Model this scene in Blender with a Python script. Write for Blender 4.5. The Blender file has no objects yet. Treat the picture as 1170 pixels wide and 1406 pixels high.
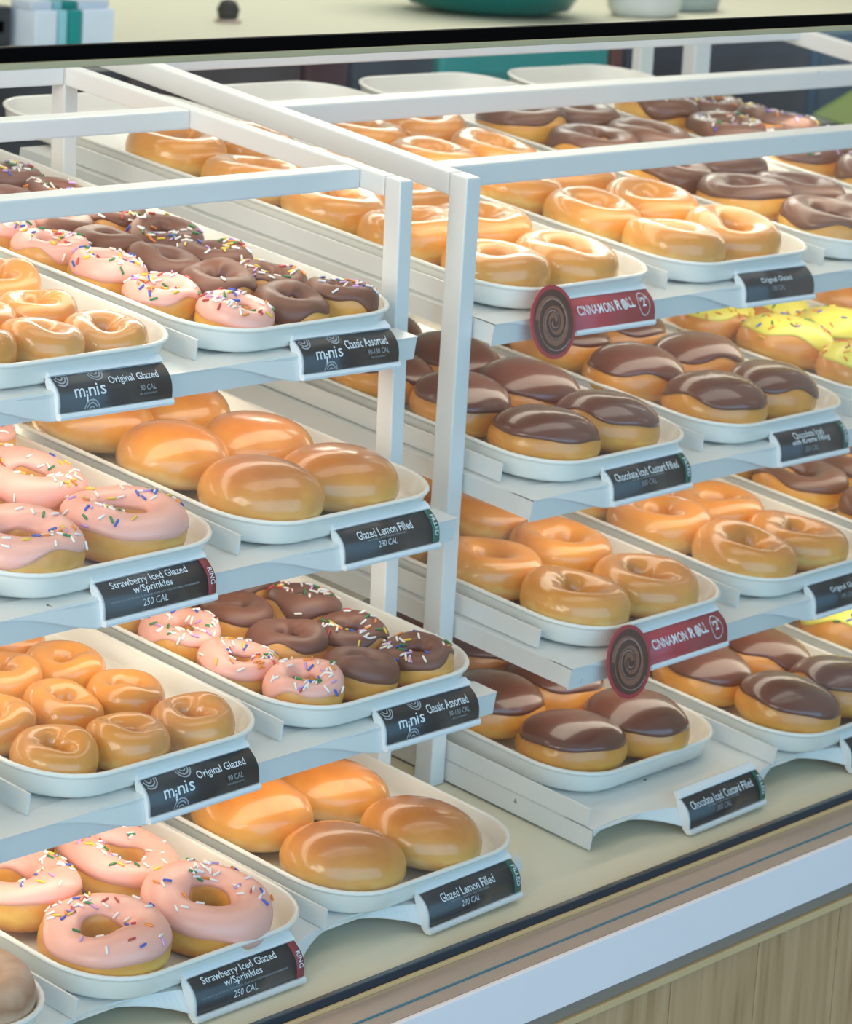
import bpy, bmesh, math, random
from mathutils import Vector, Matrix, noise
C = bpy.context.scene.collection
S = bpy.context.scene

# ------------------------------------------------------------------ camera
cam_d = bpy.data.cameras.new('camera'); cam = bpy.data.objects.new('camera', cam_d); C.objects.link(cam)
CR = Vector((0.63119782, -0.77345228, 0.05797305)); CU = Vector((0.13996917, 0.18710453, 0.97231709)); CF = Vector((0.7628879, 0.60560999, -0.22635944))
CT = Vector((-1.44730601, -1.31813768, 0.8035702))
m = Matrix((CR, CU, -CF)).transposed().to_4x4(); m.translation = CT
cam.matrix_world = m
cam_d.sensor_fit = 'HORIZONTAL'; cam_d.sensor_width = 36.0; cam_d.lens = 36.0 * 4400 / 1170
cam_d.clip_start = .05; cam_d.clip_end = 50
cam_d.dof.use_dof = True; cam_d.dof.focus_distance = 2.14; cam_d.dof.aperture_fstop = 22.0
S.camera = cam
# ------------------------------------------------------------------ light
S.view_settings.view_transform = 'Standard'; S.view_settings.look = 'None'; S.view_settings.gamma = 1; S.view_settings.use_curve_mapping = False
S.view_settings.exposure = 0.12
w = bpy.data.worlds.new('room_light'); S.world = w; w.use_nodes = True
w.node_tree.nodes['Background'].inputs[0].default_value = (.98, .97, .92, 1); w.node_tree.nodes['Background'].inputs[1].default_value = .31

def area(name, loc, target, sx, sy, power, col, spread=math.pi):
    d = bpy.data.lights.new(name, 'AREA'); d.shape = 'RECTANGLE'; d.size = sx; d.size_y = sy; d.energy = power; d.color = col; d.spread = spread
    o = bpy.data.objects.new(name, d); C.objects.link(o); o.location = loc
    dr = Vector(target) - Vector(loc)
    z = -dr.normalized(); x = Vector((1, 0, 0)); y = z.cross(x).normalized(); x = y.cross(z)
    o.matrix_world = Matrix.Translation(Vector(loc)) @ Matrix((x, y, z)).transposed().to_4x4()
    return o
area('shop_window_light', (-1.3, -5.0, 1.1), (0.4, 0, .9), 8.6, 4.0, 262, (.21, .58, 1.0))
area('fill_light_left', (-3.4, -.4, .9), (.3, .2, .25), 2.6, 1.6, 104, (1.0, .93, .87))  # warm fill added out of view to lift the left-facing sides
area('case_lamp_front', (.35, .26, .80), (.35, .26, .2), 2.6, .04, .8, (1.0, .88, .72))
area('case_lamp_rear', (.35, .62, .86), (.35, .42, .2), 2.6, .05, 1.5, (1.0, .88, .72))
area('ceiling_panel_front', (.5, -.35, 2.6), (.5, -.05, 0), 3.2, 1.0, 17, (1.0, .97, .90))
area('worktop_fill_light', (3.2, 2.4, 2.3), (2.6, 2.2, .4), 2.0, 1.2, 36, (1.0, .99, .88))  # unseen area light added to brighten the rear worktop
for nm, x, wd, y, z in (('rail_lamp_left', -.10, .92, .232, .486), ('rail_lamp_right', .92, .88, .218, .486), ('rail_lamp_left', -.10, .92, .407, .508), ('rail_lamp_right', .92, .88, .392, .512)):
    area(nm, (x, y, z), (x, y + .01, z - .1), wd, .04, .34, (1.0, .90, .74))
SH_Y = {1: .1432, 2: .0955, 3: .0484, 4: 0.0}; SH_Z = {1: .3752, 2: .2463, 3: .1236, 4: 0.0}
for k in (1, 2, 3):      # lamps fixed under the front of each shelf
    area('shelf_lamp_left', (-.05, SH_Y[k] + .05, SH_Z[k] + .001), (-.05, SH_Y[k] + .13, SH_Z[k] - .12), .80, .05, .42, (1.0, .89, .74))
    area('shelf_lamp_left', (-.05, SH_Y[k] + .27, SH_Z[k] + .030), (-.02, SH_Y[k] + .27, SH_Z[k] - .12), .80, .05, .50, (1.0, .90, .76))
    area('shelf_lamp_right', (.95, SH_Y[k] + .27, SH_Z[k] + .030), (.98, SH_Y[k] + .27, SH_Z[k] - .12), .86, .05, .50, (1.0, .90, .76))
    area('shelf_lamp_right', (.95, SH_Y[k] + .05, SH_Z[k] + .001), (.95, SH_Y[k] + .13, SH_Z[k] - .12), .90, .05, .42, (1.0, .89, .74))

# ------------------------------------------------------------------ materials
def lin(c):
    return tuple(((v / 255) / 12.92 if v / 255 <= .04045 else ((v / 255 + .055) / 1.055) ** 2.4) for v in c) + (1,)
def mat(name, col, rough=.5, coat=0, coat_r=.1, var=.06, scale=40, metal=0, bump=0, bscale=200, spec=.5, emit=None, chips=None, sss=0):
    m = bpy.data.materials.new(name); m.use_nodes = True; nt = m.node_tree; b = nt.nodes['Principled BSDF']
    b.inputs['Roughness'].default_value = rough; b.inputs['Metallic'].default_value = metal
    b.inputs['Coat Weight'].default_value = coat; b.inputs['Coat Roughness'].default_value = coat_r
    b.inputs['Specular IOR Level'].default_value = spec
    if sss:
        b.inputs['Subsurface Weight'].default_value = sss; b.inputs['Subsurface Scale'].default_value = .004
    c = lin(col)
    tc = nt.nodes.new('ShaderNodeTexCoord'); nz = nt.nodes.new('ShaderNodeTexNoise'); nz.inputs['Scale'].default_value = scale; nz.inputs['Detail'].default_value = 4
    nt.links.new(tc.outputs['Object'], nz.inputs['Vector'])
    mx = nt.nodes.new('ShaderNodeMix'); mx.data_type = 'RGBA'
    mx.inputs[6].default_value = tuple(v * (1 - var) for v in c[:3]) + (1,); mx.inputs[7].default_value = tuple(min(1, v * (1 + var)) for v in c[:3]) + (1,)
    nt.links.new(nz.outputs['Fac'], mx.inputs[0]); out = mx.outputs[2]
    if chips:
        n2 = nt.nodes.new('ShaderNodeTexNoise'); n2.inputs['Scale'].default_value = 55; n2.inputs['Detail'].default_value = 6
        nt.links.new(tc.outputs['Object'], n2.inputs['Vector'])
        r = nt.nodes.new('ShaderNodeValToRGB'); r.color_ramp.elements[0].position = chips; r.color_ramp.elements[1].position = chips + .015
        nt.links.new(n2.outputs['Fac'], r.inputs[0])
        m2 = nt.nodes.new('ShaderNodeMix'); m2.data_type = 'RGBA'; m2.inputs[7].default_value = lin((92, 80, 70))
        nt.links.new(r.outputs[0], m2.inputs[0]); nt.links.new(out, m2.inputs[6]); out = m2.outputs[2]
    nt.links.new(out, b.inputs['Base Color'])
    if bump:
        nb = nt.nodes.new('ShaderNodeTexNoise'); nb.inputs['Scale'].default_value = bscale; nb.inputs['Detail'].default_value = 3
        bp = nt.nodes.new('ShaderNodeBump'); bp.inputs['Strength'].default_value = bump; bp.inputs['Distance'].default_value = .002
        nt.links.new(tc.outputs['Object'], nb.inputs['Vector']); nt.links.new(nb.outputs['Fac'], bp.inputs['Height']); nt.links.new(bp.outputs[0], b.inputs['Normal'])
        if coat: nt.links.new(bp.outputs[0], b.inputs['Coat Normal'])
    if emit:
        b.inputs['Emission Color'].default_value = lin(col); b.inputs['Emission Strength'].default_value = emit
    return m
def dough(name, h, stops, rough, coat, coat_r, bump, nscale=70, sss=.12):
    """dough colours by height above the base: pale proofing band low on the side, baked crust above"""
    m = bpy.data.materials.new(name); m.use_nodes = True; nt = m.node_tree; b = nt.nodes['Principled BSDF']
    tc = nt.nodes.new('ShaderNodeTexCoord'); sp = nt.nodes.new('ShaderNodeSeparateXYZ'); nt.links.new(tc.outputs['Object'], sp.inputs[0])
    nz = nt.nodes.new('ShaderNodeTexNoise'); nz.inputs['Scale'].default_value = nscale; nz.inputs['Detail'].default_value = 5; nt.links.new(tc.outputs['Object'], nz.inputs['Vector'])
    ma = nt.nodes.new('ShaderNodeMath'); ma.operation = 'MULTIPLY_ADD'; ma.inputs[1].default_value = .014; nt.links.new(nz.outputs['Fac'], ma.inputs[0]); nt.links.new(sp.outputs['Z'], ma.inputs[2])
    mr = nt.nodes.new('ShaderNodeMapRange'); mr.inputs['From Min'].default_value = .007; mr.inputs['From Max'].default_value = h + .007; nt.links.new(ma.outputs[0], mr.inputs['Value'])
    r = nt.nodes.new('ShaderNodeValToRGB'); nt.links.new(mr.outputs[0], r.inputs[0])
    el = r.color_ramp.elements
    el[0].position, el[0].color = stops[0][0], lin(stops[0][1]); el[1].position, el[1].color = stops[-1][0], lin(stops[-1][1])
    for p, c in stops[1:-1]:
        e = el.new(p); e.color = lin(c)
    n3 = nt.nodes.new('ShaderNodeTexNoise'); n3.inputs['Scale'].default_value = 28; n3.inputs['Detail'].default_value = 3; nt.links.new(tc.outputs['Object'], n3.inputs['Vector'])
    mx = nt.nodes.new('ShaderNodeMix'); mx.data_type = 'RGBA'; mx.blend_type = 'MULTIPLY'; mx.inputs[0].default_value = 1
    r2 = nt.nodes.new('ShaderNodeValToRGB'); r2.color_ramp.elements[0].position = .3; r2.color_ramp.elements[0].color = (.86, .80, .74, 1); r2.color_ramp.elements[1].position = .65; r2.color_ramp.elements[1].color = (1, 1, 1, 1)
    nt.links.new(n3.outputs['Fac'], r2.inputs[0]); nt.links.new(r.outputs[0], mx.inputs[6]); nt.links.new(r2.outputs[0], mx.inputs[7])
    nt.links.new(mx.outputs[2], b.inputs['Base Color'])
    b.inputs['Roughness'].default_value = rough; b.inputs['Coat Weight'].default_value = coat; b.inputs['Coat Roughness'].default_value = coat_r
    if sss:
        b.inputs['Subsurface Weight'].default_value = sss; b.inputs['Subsurface Scale'].default_value = .006; b.inputs['Subsurface Radius'].default_value = (1, .5, .2)
    nb = nt.nodes.new('ShaderNodeTexNoise'); nb.inputs['Scale'].default_value = 62; nb.inputs['Detail'].default_value = 5; nb.inputs['Roughness'].default_value = .45; nt.links.new(tc.outputs['Object'], nb.inputs['Vector'])
    bp = nt.nodes.new('ShaderNodeBump'); bp.inputs['Strength'].default_value = bump * 1.3; bp.inputs['Distance'].default_value = .0018
    nt.links.new(nb.outputs['Fac'], bp.inputs['Height']); nt.links.new(bp.outputs[0], b.inputs['Normal']); nt.links.new(bp.outputs[0], b.inputs['Coat Normal'])
    return m
M = {}
M['paint'] = mat('white_painted_steel', (226, 225, 220), .38, .25, .2, .03, 18, chips=.735)
M['enamel'] = mat('white_enamel', (238, 234, 224), .28, .4, .12, .03, 14, chips=.75)
M['plastic'] = mat('white_plastic', (236, 238, 238), .3, .3, .1, .02)
M['label'] = mat('black_label', (34, 33, 36), .35, .35, .15, .15, 30)
M['ink'] = mat('white_print', (225, 232, 236), .5)
M['ink_dim'] = mat('grey_print', (158, 163, 168), .5)
M['red_band'] = mat('red_print', (140, 34, 42), .4)
M['green_band'] = mat('green_print', (10, 88, 72), .4)
M['red_card'] = mat('red_card', (178, 54, 62), .4, .2, .2, .05)
M['pinkish'] = mat('rose_print', (214, 120, 110), .5)
M['roll_dark'] = mat('roll_brown_print', (84, 48, 38), .35, .4, .15, .25, 160)
M['roll_light'] = mat('roll_tan_print', (138, 90, 70), .35, .4, .15, .2, 160)
M['roll_ice'] = mat('roll_icing_print', (178, 140, 126), .3, .3, .1, .1, 160)
M['black'] = mat('black_trim', (4, 4, 4), .6, spec=.03)
M['olive'] = mat('cream_gasket', (176, 162, 122), .5)
M['gasket'] = mat('dark_gasket', (16, 42, 56), .3)
M['teal_edge'] = mat('glass_edge_teal', (40, 110, 128), .3)
M['deck'] = mat('deck_laminate', (232, 220, 190), .42, .1, .3, .05, 9)
M['steel'] = mat('brushed_steel', (206, 190, 176), .42, 0, .1, .06, 60, metal=.85)
M['steel_deck'] = mat('galvanised_plate', (178, 180, 170), .4, 0, .1, .06, 60, metal=.4)
M['fascia'] = mat('white_fascia', (230, 222, 216), .4, .1, .2, .02)
M['recess'] = mat('grey_recess', (136, 122, 104), .6)
M['edge_strip'] = mat('cream_edge_strip', (196, 168, 118), .55)
M['foot'] = mat('aluminium_foot', (214, 214, 208), .25, 0, .1, .05, 60, metal=.6)
# wood
def wood():
    m = bpy.data.materials.new('grey_oak_laminate'); m.use_nodes = True; nt = m.node_tree; b = nt.nodes['Principled BSDF']
    tc = nt.nodes.new('ShaderNodeTexCoord'); mp = nt.nodes.new('ShaderNodeMapping'); mp.inputs['Scale'].default_value = (60, 60, 4); nt.links.new(tc.outputs['Object'], mp.inputs[0])
    oi = nt.nodes.new('ShaderNodeObjectInfo'); ad = nt.nodes.new('ShaderNodeVectorMath'); ad.operation = 'ADD'; nt.links.new(mp.outputs[0], ad.inputs[0])
    mu = nt.nodes.new('ShaderNodeMath'); mu.operation = 'MULTIPLY'; mu.inputs[1].default_value = 50; nt.links.new(oi.outputs['Random'], mu.inputs[0]); nt.links.new(mu.outputs[0], ad.inputs[1])
    n = nt.nodes.new('ShaderNodeTexNoise'); n.inputs['Scale'].default_value = 1.6; n.inputs['Detail'].default_value = 6; nt.links.new(ad.outputs[0], n.inputs['Vector'])
    r = nt.nodes.new('ShaderNodeValToRGB'); e = r.color_ramp.elements
    e[0].position, e[0].color = .28, lin((150, 112, 70)); e[1].position, e[1].color = .66, lin((188, 152, 108)); x = e.new(.42); x.color = lin((172, 136, 92))
    nt.links.new(n.outputs['Fac'], r.inputs[0]); nt.links.new(r.outputs[0], b.inputs['Base Color']); b.inputs['Roughness'].default_value = .6
    return m
M['wood'] = wood()
# dough and icing
GL = [(0, (208, 136, 62)), (.16, (236, 184, 102)), (.32, (246, 212, 132)), (.5, (236, 170, 80)), (.8, (231, 157, 70)), (1, (229, 152, 66))]
M['glazed'] = dough('glazed_dough', .034, GL, .38, .9, .10, .25)
M['glazed_mini'] = dough('glazed_mini_dough', .026, GL, .38, .9, .10, .3)
M['shell'] = dough('glazed_shell_dough', .04, [(0, (206, 140, 76)), (.10, (236, 196, 128)), (.26, (246, 214, 148)), (.45, (236, 174, 84)), (.75, (228, 154, 66)), (1, (212, 130, 50))], .36, .9, .12, .2)
PL = [(0, (190, 118, 44)), (.16, (232, 166, 70)), (.36, (244, 196, 100)), (.6, (232, 164, 68)), (1, (226, 164, 84))]
M['dough'] = dough('plain_dough', .034, PL, .48, .5, .2, .45)
M['dough_mini'] = dough('plain_mini_dough', .026, PL, .48, .5, .2, .45)
M['dough_shell'] = dough('plain_shell_dough', .04, [(0, (180, 104, 30)), (.14, (234, 168, 64)), (.28, (242, 188, 84)), (.45, (230, 158, 64)), (1, (214, 138, 50))], .42, .7, .15, .3)
M['cinnamon'] = dough('cinnamon_dough', .034, [(0, (150, 104, 72)), (.45, (222, 186, 156)), (.7, (176, 122, 84)), (1, (220, 180, 150))], .7, .1, .4, 1.0, 60)
M['sugar'] = dough('sugared_dough', .034, [(0, (150, 140, 128)), (.5, (196, 190, 184)), (1, (208, 204, 198))], .8, 0, .4, .9, 120)
M['pink'] = mat('strawberry_icing', (246, 180, 162), .36, .3, .25, .04, 30, bump=.12, bscale=90, sss=.1)
M['choc'] = mat('chocolate_icing', (120, 72, 52), .45, .2, .3, .10, 30, bump=.15, bscale=90)
M['choc_gloss'] = mat('glossy_chocolate_icing', (108, 58, 42), .34, .9, .09, .10, 30, bump=.15, bscale=60)
M['choc_ring'] = mat('satin_chocolate_icing', (116, 74, 54), .4, .45, .17, .12, 30, bump=.2, bscale=70)
M['yellow'] = mat('lemon_yellow_icing', (238, 228, 96), .4, .4, .2, .06, 30, bump=.15, bscale=70)
SPC = {'white': (245, 240, 234), 'yellow': (240, 204, 60), 'blue': (62, 92, 196), 'green': (50, 132, 66), 'red': (196, 64, 56), 'orange': (238, 142, 48), 'lilac': (206, 160, 214)}
for n_, c_ in SPC.items(): M['sp_' + n_] = mat(n_ + '_sprinkle', c_, .4, .3, .15, .02)
# glass pane with some smears
def glass():
    m = bpy.data.materials.new('display_glass'); m.use_nodes = True; nt = m.node_tree; nt.nodes.clear()
    out = nt.nodes.new('ShaderNodeOutputMaterial'); tr = nt.nodes.new('ShaderNodeBsdfTransparent'); tr.inputs[0].default_value = (.965, .985, .975, 1)
    gl = nt.nodes.new('ShaderNodeBsdfGlossy'); gl.inputs['Roughness'].default_value = .02
    df = nt.nodes.new('ShaderNodeBsdfDiffuse'); df.inputs[0].default_value = (.85, .88, .88, 1)
    lw = nt.nodes.new('ShaderNodeLayerWeight'); pw = nt.nodes.new('ShaderNodeMath'); pw.operation = 'POWER'; pw.inputs[1].default_value = 5; nt.links.new(lw.outputs['Facing'], pw.inputs[0])
    fr = nt.nodes.new('ShaderNodeMath'); fr.operation = 'MULTIPLY_ADD'; fr.inputs[1].default_value = .9; fr.inputs[2].default_value = .03; nt.links.new(pw.outputs[0], fr.inputs[0])
    mx = nt.nodes.new('ShaderNodeMixShader'); nt.links.new(fr.outputs[0], mx.inputs[0]); nt.links.new(tr.outputs[0], mx.inputs[1]); nt.links.new(gl.outputs[0], mx.inputs[2])
    tc = nt.nodes.new('ShaderNodeTexCoord'); nz = nt.nodes.new('ShaderNodeTexNoise'); nz.inputs['Scale'].default_value = 9; nz.inputs['Detail'].default_value = 8; nt.links.new(tc.outputs['Object'], nz.inputs['Vector'])
    r = nt.nodes.new('ShaderNodeMapRange'); r.inputs['From Min'].default_value = .45; r.inputs['From Max'].default_value = .8; r.inputs['To Max'].default_value = .03; nt.links.new(nz.outputs['Fac'], r.inputs['Value'])
    m2 = nt.nodes.new('ShaderNodeMixShader'); nt.links.new(r.outputs[0], m2.inputs[0]); nt.links.new(mx.outputs[0], m2.inputs[1]); nt.links.new(df.outputs[0], m2.inputs[2])
    nt.links.new(m2.outputs[0], out.inputs[0]); return m
M['glass'] = glass()

# ------------------------------------------------------------------ helpers
def link(name, me, parent=None, loc=None, smooth=False):
    o = bpy.data.objects.new(name, me); C.objects.link(o)
    if parent: o.parent = parent
    if loc is not None: o.location = loc
    return o
def mk(name, V, F, m, smooth=False, auto=None):
    me = bpy.data.meshes.new(name); me.from_pydata([tuple(v) for v in V], [], F); me.update()
    me.materials.append(m)
    if smooth: me.polygons.foreach_set('use_smooth', [True] * len(me.polygons))
    return me
def tag(o, label=None, cat=None, group=None, kind=None):
    if label: o['label'] = label
    if cat: o['category'] = cat
    if group: o['group'] = group
    if kind: o['kind'] = kind
    return o
def empty(name, loc=(0, 0, 0), rot=None):
    o = bpy.data.objects.new(name, None); o.empty_display_size = .02; C.objects.link(o); o.location = loc
    if rot: o.rotation_euler = rot
    return o
def bev(bm, w):
    if w: bmesh.ops.bevel(bm, geom=bm.edges[:], offset=w, segments=2, profile=.6, affect='EDGES')
def bm_me(name, bm, m, smooth=False):
    bmesh.ops.recalc_face_normals(bm, faces=bm.faces[:])
    me = bpy.data.meshes.new(name); bm.to_mesh(me); bm.free(); me.materials.append(m)
    if smooth: me.polygons.foreach_set('use_smooth', [True] * len(me.polygons))
    return me
def box_me(name, x0, x1, y0, y1, z0, z1, m, b=0, shear=0, sy0=0):
    """box; shear tips it so that z grows with y (slope)"""
    bm = bmesh.new(); vs = [bm.verts.new((x, y, z)) for x in (x0, x1) for y in (y0, y1) for z in (z0, z1)]
    for f in ((0, 1, 3, 2), (4, 6, 7, 5), (0, 4, 5, 1), (2, 3, 7, 6), (0, 2, 6, 4), (1, 5, 7, 3)): bm.faces.new([vs[i] for i in f])
    bev(bm, b)
    if shear:
        for v in bm.verts: v.co.z += shear * (v.co.y - sy0)
    return bm_me(name, bm, m)
def box(name, *a, parent=None, **k):
    return link(name, box_me(name, *a, **k), parent)
def extrude_x(name, prof, x0, x1, m, b=0):
    bm = bmesh.new(); A = [bm.verts.new((x0, y, z)) for y, z in prof]; B = [bm.verts.new((x1, y, z)) for y, z in prof]
    n = len(prof)
    for i in range(n): bm.faces.new((A[i], A[(i + 1) % n], B[(i + 1) % n], B[i]))
    bm.faces.new(A[::-1]); bm.faces.new(B); bev(bm, b)
    return bm_me(name, bm, m)
TC = .1417
SL = math.tan(TC)
def P(k, x, v, h):      # point on shelf k: x along the case, v up the slope from the front, h above the front datum
    return Vector((x, SH_Y[k] + v * math.cos(TC) - h * math.sin(TC), SH_Z[k] + v * math.sin(TC) + h * math.cos(TC)))
HT = .017               # shelf top above datum

# ------------------------------------------------------------------ the setting: counter, deck, glass, room
XA, XB = -1.1, 2.0
deck = link('counter_deck', mk('counter_deck', [(XA, -.033, -.001 - .033 * SL), (XB, -.033, -.001 - .033 * SL), (XB, .9, -.001 + .9 * SL), (XA, .9, -.001 + .9 * SL),
        (XA, -.033, -.03), (XB, -.033, -.03), (XB, .9, -.03), (XA, .9, -.03)], [(0, 1, 2, 3), (4, 7, 6, 5), (0, 4, 5, 1), (1, 5, 6, 2), (2, 6, 7, 3), (3, 7, 4, 0)], M['deck']))
tag(deck, kind='structure')
for i, (y0, y1) in enumerate(((.135, .185), (.19, .33))):      # steel plates let into the deck under the racks
    pl = box('deck_plate', .394, .447, y0, y1, -.0012, .0012, M['steel_deck'], shear=SL, b=.0004, parent=deck)
cb = box('counter_body', XA, XB, -.070, .9, -.95, -.031, M['recess']); tag(cb, kind='structure')
gu = link('trim_1', extrude_x('glass_channel', [(-.033, -.004), (-.083, -.004), (-.083, -.032), (-.033, -.032)], XA, XB, M['steel']))
tag(gu, kind='structure')
box('gasket', XA, XB, -.0395, -.0335, -.004, .0045, M['gasket'], parent=gu, b=.0008)
box('glass_edge_line', XA, XB, -.0695, -.0675, -.0045, -.0034, M['teal_edge'], parent=gu)
box('cream_bead', XA, XB, -.0425, -.0397, -.004, -.0012, M['edge_strip'], parent=gu, b=.0005)
fa = box('trim_2', XA, XB, -.0875, -.0832, -.0437, -.0040, M['fascia'], b=.0008); tag(fa, kind='structure')
rs = box('trim_3', XA, XB, -.083, -.0705, -.0555, -.0442, M['recess']); tag(rs, kind='structure')
es = box('trim_4', XA, XB, -.0865, -.0705, -.0615, -.0557, M['edge_strip'], b=.0006); tag(es, kind='structure')
wp = empty('counter_front', (0, 0, 0)); tag(wp, 'grey oak plank cladding on the counter front below the white ledge', 'cladding')
x = XA; random.seed(5)
while x < XB:
    wdt = .118; x1 = min(x + wdt, XB)
    box('plank', x + .0006, x1 - .0006, -.0835, -.0705, -.95, -.062, M['wood'], parent=wp, b=.0006); x = x1
gp = empty('front_glass'); tag(gp, 'upright glass front of the doughnut case with black top rail', 'glass')
pane = link('pane', box_me('pane', XA, XB, -.0380, -.0350, .0046, .633, M['glass']), gp)
tr = box('top_rail', XA, XB, -.0395, -.0335, .6330, .6414, M['black'], parent=gp, b=.0008)
box('top_rail_bead', XA, XB, -.0405, -.0325, .6290, .6329, M['olive'], parent=gp, b=.0006)
fl = box('floor', -4, 6, -3, 4, -1.0, -.95, mat('floor_tile', (150, 146, 138), .5)); tag(fl, kind='structure')
wb = box('wall_back', -4, 7, 3.6, 3.7, -.95, 1.7, mat('wall_paint', (206, 206, 190), .7)); tag(wb, kind='structure')
# kitchen counter behind, out of focus
wt = empty('rear_worktop'); tag(wt, 'long cream worktop behind the case, out of focus', 'worktop')
box('slab', .6, 6.2, 1.6, 3.4, .37, .405, mat('cream_worktop', (214, 212, 188), .5, var=.04), parent=wt, b=.004)
box('base', .7, 6.1, 1.75, 3.3, -.95, .37, mat('dark_base', (30, 32, 36), .6), parent=wt)
# appliances standing on the floor under the worktop edge
def cab(name, x0, x1, col, label, cat, z1=.428, y0=1.40, rough=.4, extra=None):
    o = empty(name); tag(o, label, cat, 'appliances and bins under the rear worktop' if not label else None)
    box('body', x0 + .004, x1 - .004, y0, 1.59, -.95, z1, mat(name + '_paint', col, rough), parent=o, b=.006)
    box('front_panel', x0 + .02, x1 - .02, y0 - .006, y0 - .0005, -.9, z1 - .03, mat(name + '_front', tuple(int(v * .85) for v in col), rough), parent=o, b=.002)
    return o
for nm, x0, x1, col, lab, cat in (
    ('oven', 0.5995, 1.3447, (34, 38, 44), 'black oven behind the left rack at the left edge', 'oven'),
    ('storage_bin', 1.354, 1.6707, (66, 52, 50), 'dark brown bin behind the rail gap between the racks', 'bin'),
    ('storage_bin', 1.6754, 1.7639, (70, 28, 36), 'maroon bin beside the dark brown bin at the rear', 'bin'),
    ('coffee_machine', 1.7685, 1.9409, (36, 44, 54), 'black machine between maroon bin and teal bin at the rear', 'machine'),
    ('storage_bin', 1.9502, 2.3414, (10, 150, 140), 'large teal bin at the rear under the worktop', 'bin'),
    ('storage_bin', 2.3461, 2.3787, (110, 52, 44), 'narrow rust red bin right of the large teal bin', 'bin'),
    ('oven', 2.3833, 2.8817, (38, 48, 60), 'dark oven behind the right rack upright', 'oven'),
    ('storage_bin', 2.8863, 3.8132, (38, 88, 110), 'blue bin at the rear right edge', 'bin')):
    cab(nm, x0, x1, col, lab, cat)
pc = box('parts_cabinet', 2.10, 2.60, 1.0, 1.24, -.95, .335, mat('grey_steel_cabinet', (128, 130, 128), .4), b=.006); tag(pc, 'grey steel cabinet behind the far tray of the right rack', 'cabinet')
cc = link('cleaning_cloth', mk('cleaning_cloth', [(2.46, 1.03, .338), (2.74, 1.05, .338), (2.73, 1.12, .372), (2.66, 1.16, .39), (2.5, 1.15, .35), (2.46, 1.03, .3355), (2.74, 1.05, .3355), (2.73, 1.12, .369), (2.66, 1.16, .387), (2.5, 1.15, .3475)],
        [(0, 1, 2, 3, 4), (9, 8, 7, 6, 5), (0, 5, 6, 1), (1, 6, 7, 2), (2, 7, 8, 3), (3, 8, 9, 4), (4, 9, 5, 0)], mat('green_cloth', (118, 138, 58), .8))); tag(cc, 'folded olive green cloth at the right edge behind the rack', 'cloth')
cs = box('supply_stand', 2.605, 3.1, 1.0, 1.22, -.95, .334, mat('slate_blue_paint', (70, 90, 108), .5), b=.006); tag(cs, 'slate blue stand under the olive green cloth', 'stand')
# items on the worktop
def lathe(name, prof, m, n=32):
    V, F = [], []
    for r, z in prof:
        for i in range(n): a = 2 * math.pi * i / n; V.append((r * math.cos(a), r * math.sin(a), z))
    for j in range(len(prof) - 1):
        for i in range(n): a = j * n + i; b_ = j * n + (i + 1) % n; F.append((a, b_, b_ + n, a + n))
    F.append(tuple(range(n))[::-1]); F.append(tuple(range((len(prof) - 1) * n, len(prof) * n)))
    return mk(name, V, F, m, True)
tb = empty('mixing_bowl', (2.86, 2.03, .405)); tag(tb, 'big teal round bowl on the cream worktop above the black rail', 'bowl')
link('bowl', lathe('bowl', [(.08, 0), (.135, .012), (.16, .05), (.172, .12), (.176, .2), (.164, .2), (.152, .1), (.08, .03)], mat('teal_enamel', (6, 112, 104), .3, .4)), tb)
link('rim', lathe('rim', [(.177, .196), (.182, .2), (.178, .206), (.162, .206), (.162, .201)], mat('pale_blue_rim', (160, 190, 220), .4)), tb)
for nm, x0, x1, y, hgt, col, lab, em in (
    ('carton', 1.58, 1.622, 1.80, .05, (224, 238, 250), 'bright white carton, leftmost of the row on the worktop', .35),
    ('carton', 1.6245, 1.641, 1.80, .05, (150, 214, 224), 'pale aqua carton between white and teal cartons', .15),
    ('carton', 1.6435, 1.668, 1.80, .05, (20, 150, 146), 'narrow teal carton in the carton row on the worktop', .1),
    ('carton', 1.6705, 1.73, 1.80, .05, (224, 238, 252), 'wide white carton at the right end of the carton row', .35)):
    o = empty(nm, ((x0 + x1) / 2, y, .405)); tag(o, lab, 'carton'); hw = (x1 - x0) / 2 - .0008
    link('body', box_me('body', -hw, hw, 0, .06, 0, hgt, mat(nm + '_card', col, .6), b=.002), o)
    link('flap', box_me('flap', -hw, hw, .01, .05, hgt, hgt + .012, mat(nm + '_flap', tuple(int(v * .9) for v in col), .6), b=.003), o)
dk = empty('napkin_dispenser', (1.50, 1.83, .405)); tag(dk, 'dark dispenser left of the carton row on the worktop', 'dispenser')
link('body', box_me('body', -.035, .068, 0, .1, 0, .055, mat('dark_plastic', (52, 56, 60), .4), b=.006), dk)
link('slot', box_me('slot', -.02, .05, -.002, -.0002, .02, .035, M['black'], b=.0005), dk)
kn = empty('door_stop', (2.20, 2.02, .405)); tag(kn, 'small dark knob on the bare cream worktop', 'knob')
link('knob', lathe('knob', [(.014, 0), (.016, .012), (.018, .02), (.012, .032), (.004, .036)], mat('dark_rubber', (58, 56, 52), .6), 16), kn)
link('collar', lathe('collar', [(.02, 0), (.021, .003), (.017, .006)], M['steel'], 16), kn)
def lump(name, r, sx, sy, sz, m, seed, sub=3, amp=.25, fr=9):
    bm = bmesh.new(); bmesh.ops.create_icosphere(bm, subdivisions=sub, radius=r)
    for v in bm.verts:
        n = noise.noise(v.co * fr + Vector((seed, 0, 0))); v.co *= 1 + amp * n; v.co.x *= sx; v.co.y *= sy; v.co.z = max(v.co.z * sz, -r * .45) + r * .45
    return bm_me(name, bm, m, True)
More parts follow.
